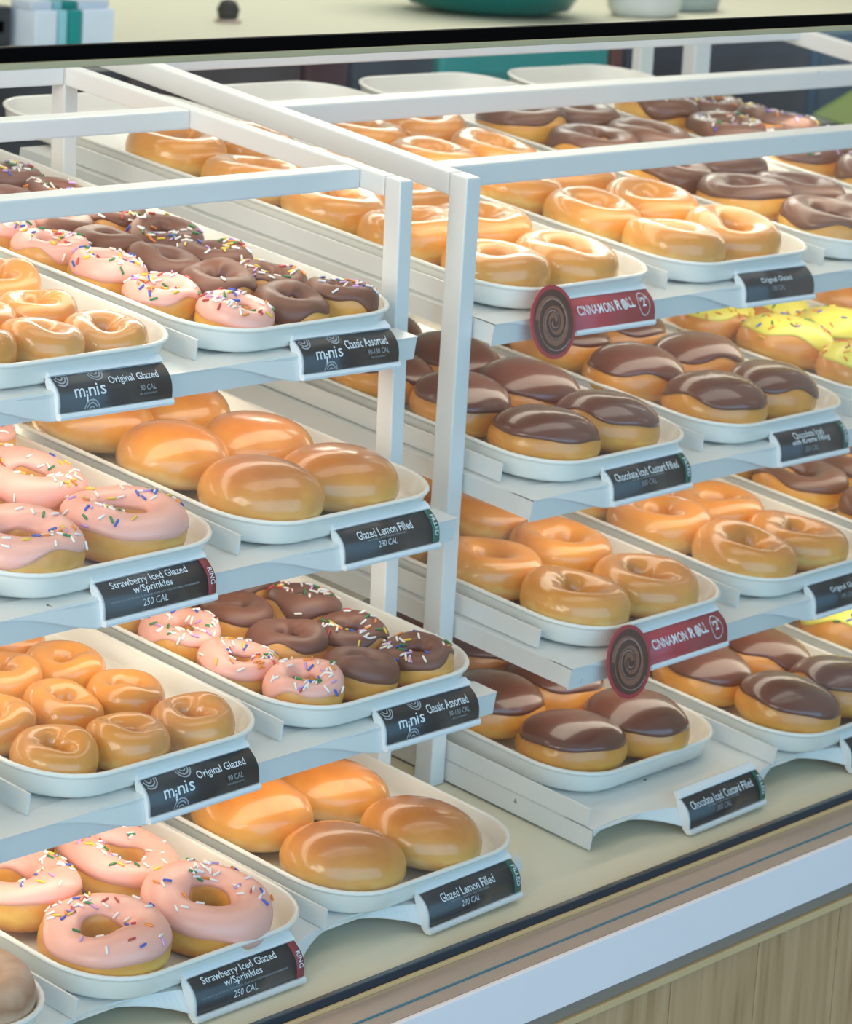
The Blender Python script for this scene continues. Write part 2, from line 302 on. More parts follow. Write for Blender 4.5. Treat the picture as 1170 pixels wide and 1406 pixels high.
for i, (x_, y_, r_, col, lab) in enumerate(((3.12, 1.90, .062, (216, 218, 212), 'crumpled white paper bag right of the teal bowl'), (3.34, 1.98, .080, (170, 184, 180), 'grey crumpled paper bag, right of the white one'))):
    tag(link('paper_bag', lump('paper_bag', r_, 1.3, .9, .8, mat('paper_%d' % i, col, .8), i * 7.3), loc=(x_, y_, .405)), lab, 'bag')

# ------------------------------------------------------------------ racks
GAM = {'L': math.tan(.1364), 'R': math.tan(.1549)}
def bar_yz(name, x0, x1, y0, y1, z0, z1, slope, parent, b=.0016):
    return link(name, box_me(name, x0, x1, y0, y1, z0, z1, M['paint'], b=b, shear=slope, sy0=y0), parent)
def post(name, x0, x1, yf, d, ztop, lean, parent, slope):
    """upright square tube, foot on the sloping deck, top cut to the rail slope"""
    bm = bmesh.new(); vs = []
    for x in (x0, x1):
        for dy in (0, d):
            zb = -.001 + SL * (yf + dy) + .0006; zt = ztop + slope * dy
            yb = (zb - ztop) * lean
            vs += [bm.verts.new((x, yf + dy + yb, zb)), bm.verts.new((x, yf + dy, zt))]
    for f in ((0, 1, 3, 2), (4, 6, 7, 5), (0, 4, 5, 1), (2, 3, 7, 6), (0, 2, 6, 4), (1, 5, 7, 3)): bm.faces.new([vs[i] for i in f])
    bev(bm, .0013); return link(name, bm_me(name, bm, M['paint']), parent)
SLOT0 = {'L': 0.0, 'R': .5643}; DD = .24
def rack(side, label, xl, xr, posts, yf, zt, wx, lean, yr, rails, slots, rear=None):
    g = GAM[side]; r = empty('display_rack', (0, 0, 0)); tag(r, label, 'rack')
    zp = lambda y: zt + g * (y - yf)
    for x in posts:
        post('post', x, x + wx, yf, wx, zt, lean, r, g)
        bar_yz('side_rail', x, x + wx, yf + wx + .0003, (.556 if side == 'R' else yr - .0003), zp(yf + wx) - wx, zp(yf + wx), g, r)
    for x in (posts if rear is None else rear): post('post', x, x + wx, yr, wx, zp(yr) - (.0 if x in posts else wx - .0055), lean, r, g)
    for y in rails:      # cross rails between the side rails
        bar_yz('cross_rail', posts[0] + wx + .0003 if len(posts) > 1 else xl, posts[-1] - .0003 if side == 'L' else posts[1] - .0003, y, y + wx, zp(y) - wx - .0005, zp(y) - .0005, g, r)
    x0r, x1r = (posts[0] + wx + .0003, posts[1] - .0003)
    bar_yz('cross_rail', x0r, x1r, yr, yr + wx, zp(yr) - wx + .006 * (side == 'R'), zp(yr) + .006 * (side == 'R'), g, r)
    for k in (1, 2, 3, 4):
        vend = .53
        sh_prof = [(0.004, HT), (vend, HT), (vend, HT - .0012), (.0052, HT - .0012), (.0052, .0005), (.004, .0005)] if k < 4 else [(.022, HT), (vend, HT), (vend, HT - .0012), (.022, HT - .0012)]
        pr = [tuple(P(k, 0, v, h))[1:] for v, h in sh_prof]
        s = link('shelf', extrude_x('shelf', pr, xl, xr, M['paint'], 0), r)
        # folded side flanges
        for xx in ((xl, xl + .0012), (xr - .0012, xr)):
            q = [(.0053, HT - .0013), (vend, HT - .0013), (vend, .002), (.0053, .002)] if k < 4 else [(.022, HT - .0013), (vend, HT - .0013), (vend, .0012), (.022, .0012)]
            link('side_flange', extrude_x('side_flange', [tuple(P(k, 0, v, h))[1:] for v, h in q], xx[0], xx[1], M['paint']), s)
        # wavy front sheet with a tongue down to each price tag
        sx = SLOT0[side]; V = []; n = int((xr - xl) / .004)
        for i in range(n + 1):
            x = xl + (xr - xl) * i / n; u = ((x - sx) % DD)
            if k < 4:
                e = 0.0 if u < .107 else (1 if u < .150 else .5 * (1 + math.cos(math.pi * min(1, (u - .150) / .088))))
                e = min(1, e); he = .0006 + (HT + .0002) * (e ** .7); ve = -.0010 + .0045 * e
                V.append((P(k, x, .026, HT + .0011), P(k, x, .0034 + .002 * (1 - e), HT + .0011), P(k, x, ve, min(he, HT + .0009))))
            else:
                e = 0 if u < .107 else math.sin(math.pi * (u - .107) / .133) ** .8
                V.append((P(k, x, .05, HT + .0011), P(k, x, .012 + .013 * e, HT + .0011), P(k, x, .002 + .024 * e, .006 + .0095 * e)))
        VV = [tuple(p) for t in V for p in t] + [tuple(p + Vector((0, .0002, -.0009))) for t in V for p in t]
        N = (n + 1) * 3; F = []
        for i in range(n):
            for j in (0, 1):
                a = i * 3 + j; F.append((a, a + 1, a + 4, a + 3)); F.append((N + a, N + a + 3, N + a + 4, N + a + 1))
            a = i * 3 + 2; F.append((a, a + N, a + N + 3, a + 3))
        link('front_sheet', mk('front_sheet', VV, F, M['paint'], False), s)
        for i in range(slots[0], slots[1] + 1):
            x = sx - .089 + DD * i
            if x < xl - .001 or x > xr: continue
            v0 = .021 if (i > slots[0] or side == 'L') else .045
            if side == 'R' and k == 4 and i == 0: v0, x = .028, xl + .0012
            q = [(v0, HT + .0014), (v0, HT + .0160), (.50, HT + .0160), (.50, HT + .0014)]
            link('tray_divider', extrude_x('tray_divider', [tuple(P(k, 0, v, h))[1:] for v, h in q], max(x - .001, xl + .0002), max(x + .001, xl + .0022), M['paint'], .0003), s)
    return r
LX0, LX1 = -.57, .3725; RX0, RX1 = .4655, 1.4345
LY, LZ = .1718, .5046; RY, RZ = .164, .5034
rackL = rack('L', 'white steel display rack at the left, holding the trays in front', LX0, LX1, (-.588, .3765), LY, LZ, .0151, .0235, .5249, (.2106, .386), (-2, 1))
rackR = rack('R', 'white steel display rack at the right, set back beyond the gap', RX0, RX1, (.446, 1.4372), RY, RZ, .0172, 0.0, .51, (.1946, .3676), (0, 3), ())
# rear upright of the case, seen between the rails
o = box('case_upright', 1.564, 1.590, .80, .812, -.001 + .812 * SL + .0006, .512, M['paint'], b=.0015); tag(o, 'pale blue upright behind the right rack, left of the white rear post', 'post')
o = box('case_upright', 1.674, 1.706, .80, .818, -.001 + .818 * SL + .0006, .512, M['paint'], b=.0015); tag(o, 'white upright behind the right rack, right of the pale blue one', 'post')
ft = link('levelling_foot', lathe('levelling_foot', [(.014, 0), (.0145, .002), (.012, .004), (.005, .006), (.004, .0145)], M['foot'], 24), loc=(.3585, .024, .0032)); tag(ft, 'round silver foot under the right end of the lowest left shelf', 'foot')

# ------------------------------------------------------------------ trays
def rrect(w, l, r, inset, n=9):
    w2 = w / 2 - inset; pts = []; r = max(r - inset, .008); y0, y1 = inset, l - inset
    for cx, cy, a0 in ((w2 - r, y0 + r, -90), (w2 - r, y1 - r, 0), (-w2 + r, y1 - r, 90), (-w2 + r, y0 + r, 180)):
        for i in range(n):
            a = math.radians(a0 + 90 * i / (n - 1)); pts.append((cx + r * math.cos(a), cy + r * math.sin(a)))
    return pts
TRW, TRL, TRH = .219, .60, .0195
def tray_me():
    loops = [(.011, 0), (.0068, .0010), (.0046, .0034), (.0026, .0150), (.0022, .0166), (.0004, .0174), (0, .0184), (.0006, .0194), (.0022, .0200), (.0036, .0197), (.0046, .0184), (.0070, .0066), (.0100, .0030), (.016, .0016)]
    V, F = [], []; n = 36
    for ins, z in loops: V += [(x, y, z) for x, y in rrect(TRW, TRL, .052, ins)]
    for j in range(len(loops) - 1):
        for i in range(n): a = j * n + i; b = j * n + (i + 1) % n; F.append((a, b, b + n, a + n))
    F.append(tuple(range(n))[::-1]); F.append(tuple(range((len(loops) - 1) * n, len(loops) * n)))
    me = mk('doughnut_tray', V, F, M['enamel'], True); return me
TRAY = tray_me()
TILT = Matrix.Rotation(TC, 4, 'X')
def place(o, k, x, v, h, rz=0, tx=0, ty=0, s=1.0, sxy=None):
    M_ = Matrix.Translation(P(k, x, v, h)) @ TILT @ Matrix.Rotation(rz, 4, 'Z') @ Matrix.Rotation(tx, 4, 'X') @ Matrix.Rotation(ty, 4, 'Y') @ Matrix.Diagonal((s * (sxy[0] if sxy else 1), s * (sxy[1] if sxy else 1), s * (sxy[2] if sxy else 1), 1))
    o.matrix_world = M_; o.rotation_mode = 'XYZ'
def tray(k, side, i, label, dv=0.0):
    xc = SLOT0[side] - .089 + DD * i + .1195 + (-.0035 if (side, i) == ('L', 1) else .0015)
    o = link('doughnut_tray', TRAY); place(o, k, xc, .0105 + dv, HT + .0018)
    tag(o, label, 'tray', None); return xc

# ------------------------------------------------------------------ doughnut meshes
def fn(u, seed, a): return sum(a[j] * math.sin((j + 1) * u + seed * (j + 2.3) * 1.7) for j in range(len(a)))
class Ring:
    def __init__(s, R, h, hole, seed, wob=1.0):
        s.R, s.h, s.hole, s.seed, s.wob = R, h, hole, seed, wob
    def p(s, u, t, off=0):
        sd = s.seed; R = s.R * (1 + s.wob * fn(u, sd, (.006, .014, .006))); ho = s.hole * (1 + s.wob * fn(u, sd + 5, (.14, .16, .08)))
        rt = (R - ho) / 2; Rc = ho + rt; hh = s.h / 2 * (1 + s.wob * fn(u, sd + 9, (.045, .03, .02)))
        ct, st = math.cos(t), math.sin(t)
        c = math.copysign(abs(ct) ** .86, ct); q = math.copysign(abs(st) ** .92, st)
        if ct < 0: q *= .97
        r = Rc + (rt + off) * c; z = hh * .96 + (hh + off) * q
        z = max(z, 0.0004 if off == 0 else z)
        return Vector((r * math.cos(u), r * math.sin(u), z))
    def body(s, name, m, nu=56, nt=24):
        V = [s.p(2 * math.pi * i / nu, 2 * math.pi * j / nt) for i in range(nu) for j in range(nt)]
        F = [(i * nt + j, ((i + 1) % nu) * nt + j, ((i + 1) % nu) * nt + (j + 1) % nt, i * nt + (j + 1) % nt) for i in range(nu) for j in range(nt)]
        return mk(name, V, F, m, True)
    def lim(s, u): return (.26 + fn(u, s.seed + 3, (.20, .13, .10, .08, .06, .05)), math.pi * .86 + fn(u, s.seed + 4, (.15, .12, .1)))
    def icing(s, name, m, th=.0013, nu=72, nt=14):
        V, F = [], []
        for i in range(nu):
            u = 2 * math.pi * i / nu; a, b = s.lim(u)
            V.append(s.p(u, a, -.0008))
            for j in range(nt):
                f = j / (nt - 1); t = a + (b - a) * f; e = math.sin(math.pi * f); V.append(s.p(u, t, th * (.45 + .55 * min(1, e * 3))))
            V.append(s.p(u, b, -.0008))
        n = nt + 2
        for i in range(nu):
            for j in range(n - 1): F.append((i * n + j, ((i + 1) % nu) * n + j, ((i + 1) % nu) * n + j + 1, i * n + j + 1))
        return mk(name, V, F, m, True)
    def top(s, rnd):
        u = rnd.uniform(0, 2 * math.pi); a, b = s.lim(u); t = a + (b - a) * rnd.triangular(.06, .94, .48)
        return s, u, t
class Dome:
    def __init__(s, a, b, h, seed, flat=.45):
        s.a, s.b, s.h, s.seed = a, b, h, seed
    def p(s, u, t, off=0):
        sd = s.seed; k = 1 + fn(u, sd, (.018, .022, .012)); ct = max(0, math.cos(t)); c = ct ** .80
        zc = s.h * .40; st = math.sin(t); q = math.copysign(abs(st) ** .95, st)
        z = zc + (s.h * .60 * q if t > 0 else s.h * .40 * q) * (1 + .03 * math.sin(2 * u + sd) * max(0, 1 - abs(t)))
        n = Vector((ct * math.cos(u), ct * math.sin(u), st)) * off
        return Vector((s.a * k * c * math.cos(u), s.b * k * c * math.sin(u), max(z, .0004))) + n
    def body(s, name, m, nu=48, nt=22):
        V = [s.p(2 * math.pi * i / nu, -math.pi / 2 + math.pi * (j + .35) / (nt - .3)) for j in range(nt) for i in range(nu)]
        F = [(j * nu + i, j * nu + (i + 1) % nu, (j + 1) * nu + (i + 1) % nu, (j + 1) * nu + i) for j in range(nt - 1) for i in range(nu)]
        F.append(tuple(range(nu))[::-1]); F.append(tuple(range((nt - 1) * nu, nt * nu)))
        return mk(name, V, F, m, True)
    def lim(s, u): return .40 + fn(u, s.seed + 3, (.04, .08, .07, .06, .05))
    def icing(s, name, m, th=.0015, nu=64, nt=12):
        V, F = [], []
        for j in range(-1, nt):
            for i in range(nu):
                u = 2 * math.pi * i / nu; a = s.lim(u)
                if j < 0: V.append(s.p(u, a, -.0008))
                else:
                    f = j / (nt - 1) * .985; V.append(s.p(u, a + (math.pi / 2 - a) * f, th * (.5 + .5 * min(1, f * 6)) + .0006 * noise.noise(Vector((math.cos(u) * 1.2, math.sin(u) * 1.2, f * 2 + s.seed))) * 2 * (1 - f)))
        for j in range(nt):
            for i in range(nu): F.append((j * nu + i, j * nu + (i + 1) % nu, (j + 1) * nu + (i + 1) % nu, (j + 1) * nu + i))
        F.append(tuple(range(nt * nu, (nt + 1) * nu)))
        return mk(name, V, F, m, True)
    def top(s, rnd):
        u = rnd.uniform(0, 2 * math.pi); a = s.lim(u); return s, u, a + (math.pi / 2 - a) * rnd.uniform(.08, .8)
def capsule(L=.0062, r=.00090, n=6):
    V, F = [], []
    prof = [(-L / 2, .35), (-L / 2 + r * .5, .9), (-L / 2 + r, 1), (L / 2 - r, 1), (L / 2 - r * .5, .9), (L / 2, .35)]
    for x, k in prof:
        for i in range(n): a = 2 * math.pi * i / n; V.append((x, r * k * math.cos(a), r * k * math.sin(a)))
    for j in range(len(prof) - 1):
        for i in range(n): a = j * n + i; b = j * n + (i + 1) % n; F.append((a, b, b + n, a + n))
    F.append(tuple(range(n))[::-1]); F.append(tuple(range((len(prof) - 1) * n, len(prof) * n)))
    return V, F
CV, CFc = capsule()
SPM = {c: mk('sprinkle', CV, CFc, M['sp_' + c], True) for c in SPC}
PAL = ['white'] * 16 + ['yellow'] * 3 + ['blue'] * 3 + ['green'] * 3 + ['red'] * 2 + ['orange'] * 3 + ['lilac'] * 3
PALY = ['orange'] * 5 + ['red'] * 2 + ['green'] * 2 + ['blue'] * 2 + ['yellow'] * 3
def sprinkle_mats(shape, rnd, n, th, pal, scale=1.0):
    out = []; cl = [rnd.uniform(0, 6.28) for _ in range(3)]; tries = 0
    while len(out) < n and tries < n * 20:
        tries += 1
        s_, u, t = shape.top(rnd)
        if rnd.random() < .5: u = rnd.choice(cl) + rnd.gauss(0, .35)
        e = .01; p0 = s_.p(u, t, th); du = (s_.p(u + e, t, th) - p0); dt = (s_.p(u, t + e, th) - p0)
        nn = dt.cross(du); nn = -nn if nn.z < 0 else nn
        if nn.length < 1e-12: continue
        nn.normalize(); a = rnd.uniform(0, 6.28); tx = du.normalized(); ty = nn.cross(tx); d = (tx * math.cos(a) + ty * math.sin(a)).normalized()
        d = (d + nn * rnd.uniform(-.08, .12)).normalized(); y = nn.cross(d).normalized(); z = d.cross(y)
        out.append((Matrix.Translation(p0 + nn * .0006) @ Matrix((d, y, z)).transposed().to_4x4() @ Matrix.Diagonal((scale, scale, scale, 1)), rnd.choice(pal)))
    return out
def joined_sprinkles(sp):
    cols = sorted(SPC); V, F, mi = [], [], []
    for mt, c in sp:
        b = len(V); V += [mt @ Vector(v) for v in CV]; F += [tuple(i + b for i in f) for f in CFc]; mi += [cols.index(c)] * len(CFc)
    me = bpy.data.meshes.new('sprinkles'); me.from_pydata([tuple(v) for v in V], [], F); me.update()
    for c in cols: me.materials.append(M['sp_' + c])
    me.polygons.foreach_set('material_index', mi); return me
NV = 4
RB, RM = .0442, .0292
rings = [Ring(RB, .0345, .0112, 1.3 * i + .4) for i in range(NV)]
flat = [Ring(RB, .034, .0140, 2.1 * i + .9) for i in range(NV)]
minis = [Ring(RM, .0285, .0058, 1.7 * i + .2, 1.5) for i in range(NV)]
minif = [Ring(RM, .0275, .0085, 1.9 * i + .7, 1.2) for i in range(NV)]
domes = [Dome(.0445, .0402, .0440, 1.1 * i + .3) for i in range(NV)]
KIND = {
 'glazed': ([(r.body('ring_doughnut', M['glazed']), None, None, r) for r in rings], 'ring_doughnut', 'glazed ring doughnut', RB),
 'mini_glazed': ([(r.body('mini_doughnut', M['glazed_mini']), None, None, r) for r in minis], 'mini_doughnut', 'glazed mini doughnut', RM),
 'lemon': ([(r.body('filled_doughnut', M['shell']), None, None, r) for r in domes], 'filled_doughnut', 'glazed lemon filled doughnut', .0425),
 'pink': ([(r.body('dough', M['dough']), r.icing('icing', M['pink']), 46, r) for r in flat], 'iced_ring_doughnut', 'pink iced ring doughnut', RB),
 'mini_pink': ([(r.body('dough', M['dough_mini']), r.icing('icing', M['pink']), 46, r) for r in minif], 'iced_mini_doughnut', 'pink iced mini doughnut', RM),
 'mini_choc': ([(r.body('dough', M['dough_mini']), r.icing('icing', M['choc']), 0, r) for r in minis], 'iced_mini_doughnut', 'plain chocolate iced mini doughnut', RM),
 'mini_sprinkled': ([(r.body('dough', M['dough_mini']), r.icing('icing', M['choc']), 36, r) for r in minif], 'iced_mini_doughnut', 'sprinkled chocolate mini doughnut', RM),
 'custard': ([(r.body('dough', M['dough_shell']), r.icing('icing', M['choc_gloss']), 0, r) for r in domes], 'filled_doughnut', 'chocolate topped filled doughnut', .042),
 'yellow': ([(r.body('dough', M['dough_shell']), r.icing('icing', M['yellow']), 36, r) for r in domes], 'filled_doughnut', 'yellow iced doughnut', .042),
 'choc_ring': ([(r.body('dough', M['dough']), r.icing('icing', M['choc_ring']), 0, r) for r in flat], 'iced_ring_doughnut', 'chocolate iced ring doughnut', RB),
 'choc_ring_sprinkled': ([(r.body('dough', M['dough']), r.icing('icing', M['choc_ring']), 46, r) for r in flat], 'iced_ring_doughnut', 'sprinkled chocolate ring doughnut', RB),
 'cinnamon': ([(r.body('ring_doughnut', M['cinnamon']), None, None, r) for r in rings[:2]], 'ring_doughnut', 'cinnamon dusted doughnut', RB),
 'sugar': ([(r.body('ring_doughnut', M['sugar']), None, None, r) for r in rings[:2]], 'ring_doughnut', 'pale sugared doughnut', RB),
}
ORD = ['front', 'second', 'third', 'fourth', 'fifth', 'sixth', 'seventh', 'eighth', 'ninth', 'tenth']
rnd = random.Random(11)
NSP = [0]
def doughnut(kind, k, x, v, s, label, group, near):
    vs, name, desc, R = KIND[kind]; i = rnd.randrange(len(vs)); body, ice, nsp, shape = vs[i]
    rz = rnd.uniform(0, 6.28); tx, ty = rnd.gauss(0, .05), rnd.gauss(0, .05); h = HT + .0018 + .0022 + .0007
    if kind in ('lemon', 'custard', 'yellow'): rz = rnd.gauss(-.65, .4)
    lift = R * s * .6 * max(abs(tx), abs(ty)) * .6
    sxy = (1 + rnd.gauss(0, .015), 1 + rnd.gauss(0, .02), 1 + rnd.gauss(0, .04))
    if ice is None:
        o = link(name, body); place(o, k, x, v, h + lift, rz, tx, ty, s, sxy); tag(o, label, 'doughnut', group); return o
    o = empty(name); place(o, k, x, v, h + lift, rz, tx, ty, s, sxy); tag(o, label, 'doughnut', group)
    link('dough', body, o); ic = link('icing', ice, o)
    th = .0013
    if nsp:
        pal = PALY if kind == 'yellow' else PAL
        sp = sprinkle_mats(shape, rnd, nsp, th, pal, 1.0)
        if near:
            for mt, c in sp: q = link('sprinkle', SPM[c], ic); q.matrix_local = mt
            NSP[0] += len(sp)
        else:
            q = link('sprinkles', joined_sprinkles(sp), ic); q['kind'] = 'stuff'
    elif kind == 'mini_choc' and rnd.random() < .35:
        for mt, c in sprinkle_mats(shape, rnd, 1, th, ['white']):
            q = link('sprinkle', SPM[c], ic); q.matrix_local = mt
    return o
SHN = {1: 'top', 2: 'second', 3: 'third', 4: 'lowest'}; RN = {'L': 'left', 'R': 'right'}
def fill(side, k, slot, tlabel, tname, items, dv=0.0, near=False):
    """items: (kind, column, x, v) measured on this tray; neighbours are nudged apart until they only touch"""
    xc = tray(k, side, slot, tlabel, dv)
    L = [[kd, c, x, v, KIND[kd][3]] for kd, c, x, v in items]
    hw = TRW / 2 - .0055
    for it in range(80):
        for a in range(len(L)):
            for b in range(a + 1, len(L)):
                A, B = L[a], L[b]; dx, dy = B[2] - A[2], B[3] - A[3]; d = math.hypot(dx, dy); need = (A[4] + B[4]) * .985
                if 1e-6 < d < need:
                    f = (need - d) / 2 / d * .5; A[2] -= dx * f; A[3] -= dy * f; B[2] += dx * f; B[3] += dy * f
        for A in L:
            r = A[4]; A[2] = min(max(A[2], xc - hw + r), xc + hw - r); A[3] = min(max(A[3], .0105 + dv + .0035 + r), .0105 + dv + TRL - .010 - r)
            rc = .0465; cy_ = .0105 + dv + .0055 + rc; ex = abs(A[2] - xc) - (TRW / 2 - .0055 - rc); ey = cy_ - A[3]
            if ex > 0 and ey > 0 and rc > r:
                d = math.hypot(ex, ey)
                if d > rc - r: sg = 1 if A[2] > xc else -1; f = (rc - r) / d; A[2] = xc + sg * (TRW / 2 - .0055 - rc + ex * f); A[3] = cy_ - ey * f
    for a in L:       # shrink what still overlaps
        m_ = min([math.hypot(a[2] - b[2], a[3] - b[3]) / (a[4] + b[4]) for b in L if b is not a] or [1]); a.append(min(1.0, max(.86, m_ * 1.015)))
    cols = {}
    for a in sorted(L, key=lambda q: q[3]): cols.setdefault(a[1], []).append(a)
    for c, lst in cols.items():
        for i, a in enumerate(lst):
            desc = KIND[a[0]][2]
            lab = '%s, %s%s of %s, %s shelf, %s rack' % (desc, (ORD[i] + ' in ') if i else 'front of ', c + ' column' , tname + (' tray' if side == 'R' else ''), SHN[k], RN[side])
            doughnut(a[0], k, a[2], a[3], a[5], lab, 'doughnuts in the %s tray on the %s shelf of the %s rack' % (tname, SHN[k], RN[side]), near)
def grid(kind, colx, v0, n, pitch=.0885, stag=.0):
    out = []
    for ci, (c, x) in enumerate(colx):
        for j in range(n): out.append((kind, c, x + rnd.gauss(0, .002), v0 + stag * ci + pitch * j + rnd.gauss(0, .002)))
    return out
# ---- left rack
def mcol(kind, c, pts, ext=0):
    out = [(kind, c, x, v) for x, v in pts]
    for j in range(ext): x, v = out[-1][2], out[-1][3]; out.append((kind, c, x + rnd.gauss(0, .003), v + .0575))
    return out
fill('L', 1, 0, 'white tray of glazed minis on the top shelf, left rack', 'glazed minis', mcol('mini_glazed', 'right', [(.078, .030), (.078, .088), (.080, .146)], 6) + mcol('mini_glazed', 'middle', [(.020, .040), (.016, .098)], 6) + mcol('mini_glazed', 'left', [(-.042, .045), (-.045, .103)], 6))
fill('L', 1, 1, 'white tray of assorted iced minis on the top shelf, left rack', 'assorted minis', mcol('mini_pink', 'left', [(.178, .038), (.172, .094), (.172, .150), (.173, .206), (.177, .262)], 4) + mcol('mini_choc', 'middle', [(.252, .036), (.243, .094), (.236, .150), (.240, .207), (.232, .262), (.24, .318)], 3) + mcol('mini_sprinkled', 'right', [(.317, .038), (.309, .094), (.300, .150), (.308, .207), (.304, .262)], 4), near=True)
fill('L', 2, 0, 'white tray of pink iced rings on the second shelf, left rack', 'strawberry', mcol('pink', 'right', [(.070, .040), (.066, .128), (.075, .216)]) + mcol('pink', 'left', [(-.030, .045), (-.032, .135)]), near=True)
fill('L', 2, 1, 'white tray of smooth lemon filled doughnuts on the second shelf, left rack', 'lemon', [('lemon', 'left', .197, .050), ('lemon', 'right', .288, .044), ('lemon', 'left', .189, .132), ('lemon', 'right', .292, .134), ('lemon', 'left', .186, .212), ('lemon', 'right', .289, .222), ('lemon', 'left', .189, .300)])
fill('L', 3, 0, 'white tray of glazed minis on the third shelf, left rack', 'glazed minis', mcol('mini_glazed', 'left', [(-.047, .046), (-.040, .108), (-.044, .166)]) + mcol('mini_glazed', 'middle', [(.016, .034), (.018, .104), (.015, .163)]) + mcol('mini_glazed', 'right', [(.081, .037), (.077, .095), (.072, .153), (.07, .21)]))
fill('L', 3, 1, 'white tray of assorted iced minis on the third shelf, left rack', 'assorted minis', mcol('mini_pink', 'left', [(.198, .044), (.187, .102), (.184, .160), (.177, .217)]) + mcol('mini_choc', 'middle', [(.262, .047), (.248, .108), (.256, .166), (.25, .223)]) + mcol('mini_sprinkled', 'right', [(.322, .040), (.312, .098), (.322, .156)], 1), near=True)
fill('L', 4, 0, 'white tray of pink iced rings on the lowest shelf, left rack', 'strawberry', [('pink', 'left', -.030, .050), ('pink', 'right', .066, .050), ('pink', 'right', .066, .138), ('pink', 'left', -.026, .140), ('pink', 'right', .066, .226), ('pink', 'left', -.026, .230)], near=True)
fill('L', 4, 1, 'white tray of smooth lemon filled doughnuts on the lowest shelf, left rack', 'lemon', [('lemon', 'left', .206, .060), ('lemon', 'right', .292, .056), ('lemon', 'left', .191, .142), ('lemon', 'right', .290, .144), ('lemon', 'left', .19, .226), ('lemon', 'right', .285, .23)])
fill('L', 4, -1, 'white tray of cinnamon doughnuts at the bottom left corner', 'cinnamon', [('cinnamon', 'right', -.150, .046)])
fill('L', 3, -1, 'white tray of sugared doughnuts on the third shelf at the left edge', 'sugared', [('sugar', 'right', -.152, .046)])
# ---- right rack
two = lambda a, b: (('left', a), ('right', b))
fill('R', 1, 0, 'first white tray on the top shelf of the right rack, glazed rings', 'first', grid('glazed', two(.530, .620), .062, 5))
fill('R', 1, 1, 'second white tray on the top shelf of the right rack, glazed rings', 'second', grid('glazed', two(.764, .860), .062, 5))
fill('R', 1, 2, 'third white tray on the top shelf of the right rack, chocolate rings', 'third', grid('choc_ring', two(1.005, 1.100), .062, 5))
fill('R', 1, 3, 'fourth white tray on the top shelf of the right rack, sprinkled rings', 'fourth', grid('choc_ring_sprinkled', two(1.240, 1.333), .07, 5))
fill('R', 2, 0, 'first white tray on the second shelf of the right rack, filled doughnuts', 'first', grid('custard', two(.530, .622), .052, 6, .083))
fill('R', 2, 1, 'second white tray on the second shelf of the right rack, filled doughnuts', 'second', grid('custard', two(.770, .866), .048, 4, .083))
fill('R', 2, 2, 'third white tray on the second shelf of the right rack, yellow doughnuts', 'third', grid('yellow', two(1.000, 1.095), .052, 3, .083))
fill('R', 2, 3, 'fourth white tray on the second shelf of the right rack, glazed rings', 'fourth', grid('glazed', two(1.235, 1.330), .06, 4))
fill('R', 3, 0, 'first white tray on the third shelf of the right rack, glazed rings', 'first', grid('glazed', two(.533, .630), .060, 6, .0875, -.008))
fill('R', 3, 1, 'second white tray on the third shelf of the right rack, glazed rings', 'second', grid('glazed', two(.765, .860), .062, 3))
fill('R', 3, 2, 'third white tray on the third shelf of the right rack, chocolate rings', 'third', grid('choc_ring', two(1.000, 1.095), .07, 3))
fill('R', 4, 0, 'first white tray on the lowest shelf of the right rack, pushed back, filled doughnuts', 'first', grid('custard', two(.527, .618), .098, 4, .083), dv=.045)
fill('R', 4, 1, 'second white tray on the lowest shelf of the right rack, filled doughnuts', 'second', grid('custard', two(.768, .862), .055, 3, .083))
fill('R', 4, 2, 'third white tray on the lowest shelf of the right rack, yellow doughnuts', 'third', grid('yellow', two(.995, 1.090), .06, 3, .083))

# ------------------------------------------------------------------ price tags
W, A0 = .1069, Vector((0, -.0010, .0046)); A1 = Vector((0, .0098, .0272))
AX = A1 - A0; HL = AX.length; AX = AX.normalized(); AN = Vector((0, -AX.z, AX.y))
def LP(a, b, off=.0004):      # point on the bulging label face, b from 0 to HL
    f = b / HL; return A0 + Vector((a, 0, 0)) + AX * b + AN * (off + .0040 * math.sin(math.pi * max(0, min(1, f))))
def holder_me():
    arc = [LP(0, HL * i / 8, 0) for i in range(9)]
    prof = [(.0012, .0002), (-.0030, .0004), (-.0036, .0022)] + [(-.0028, .0046)] + [(p.y + .0006, p.z) for p in arc[0:]] + [(.0085, .0283), (.0098, .0300), (.0140, .0328), (.0162, .0322), (.0122, .0255), (.0128, .0245), (.0052, .0040)]
    return extrude_x('holder', prof, 0, W, M['plastic'])
HOLD = holder_me()
def patch_me(name, a0, a1, b0, b1, m, off, n=10):
    V, F = [], []
    for i in range(n + 1):
        b = b0 + (b1 - b0) * i / n
        V += [LP(a0, b, off), LP(a1, b, off), LP(a0, b, off - .0003), LP(a1, b, off - .0003)]
    for i in range(n):
        c = i * 4; F += [(c, c + 1, c + 5, c + 4), (c + 2, c + 6, c + 7, c + 3), (c, c + 4, c + 6, c + 2), (c + 1, c + 3, c + 7, c + 5)]
    return mk(name, V, F, m, True)
LABEL = patch_me('label', .0016, W - .0006, .0002, HL - .0002, M['label'], .0005)
dg = None
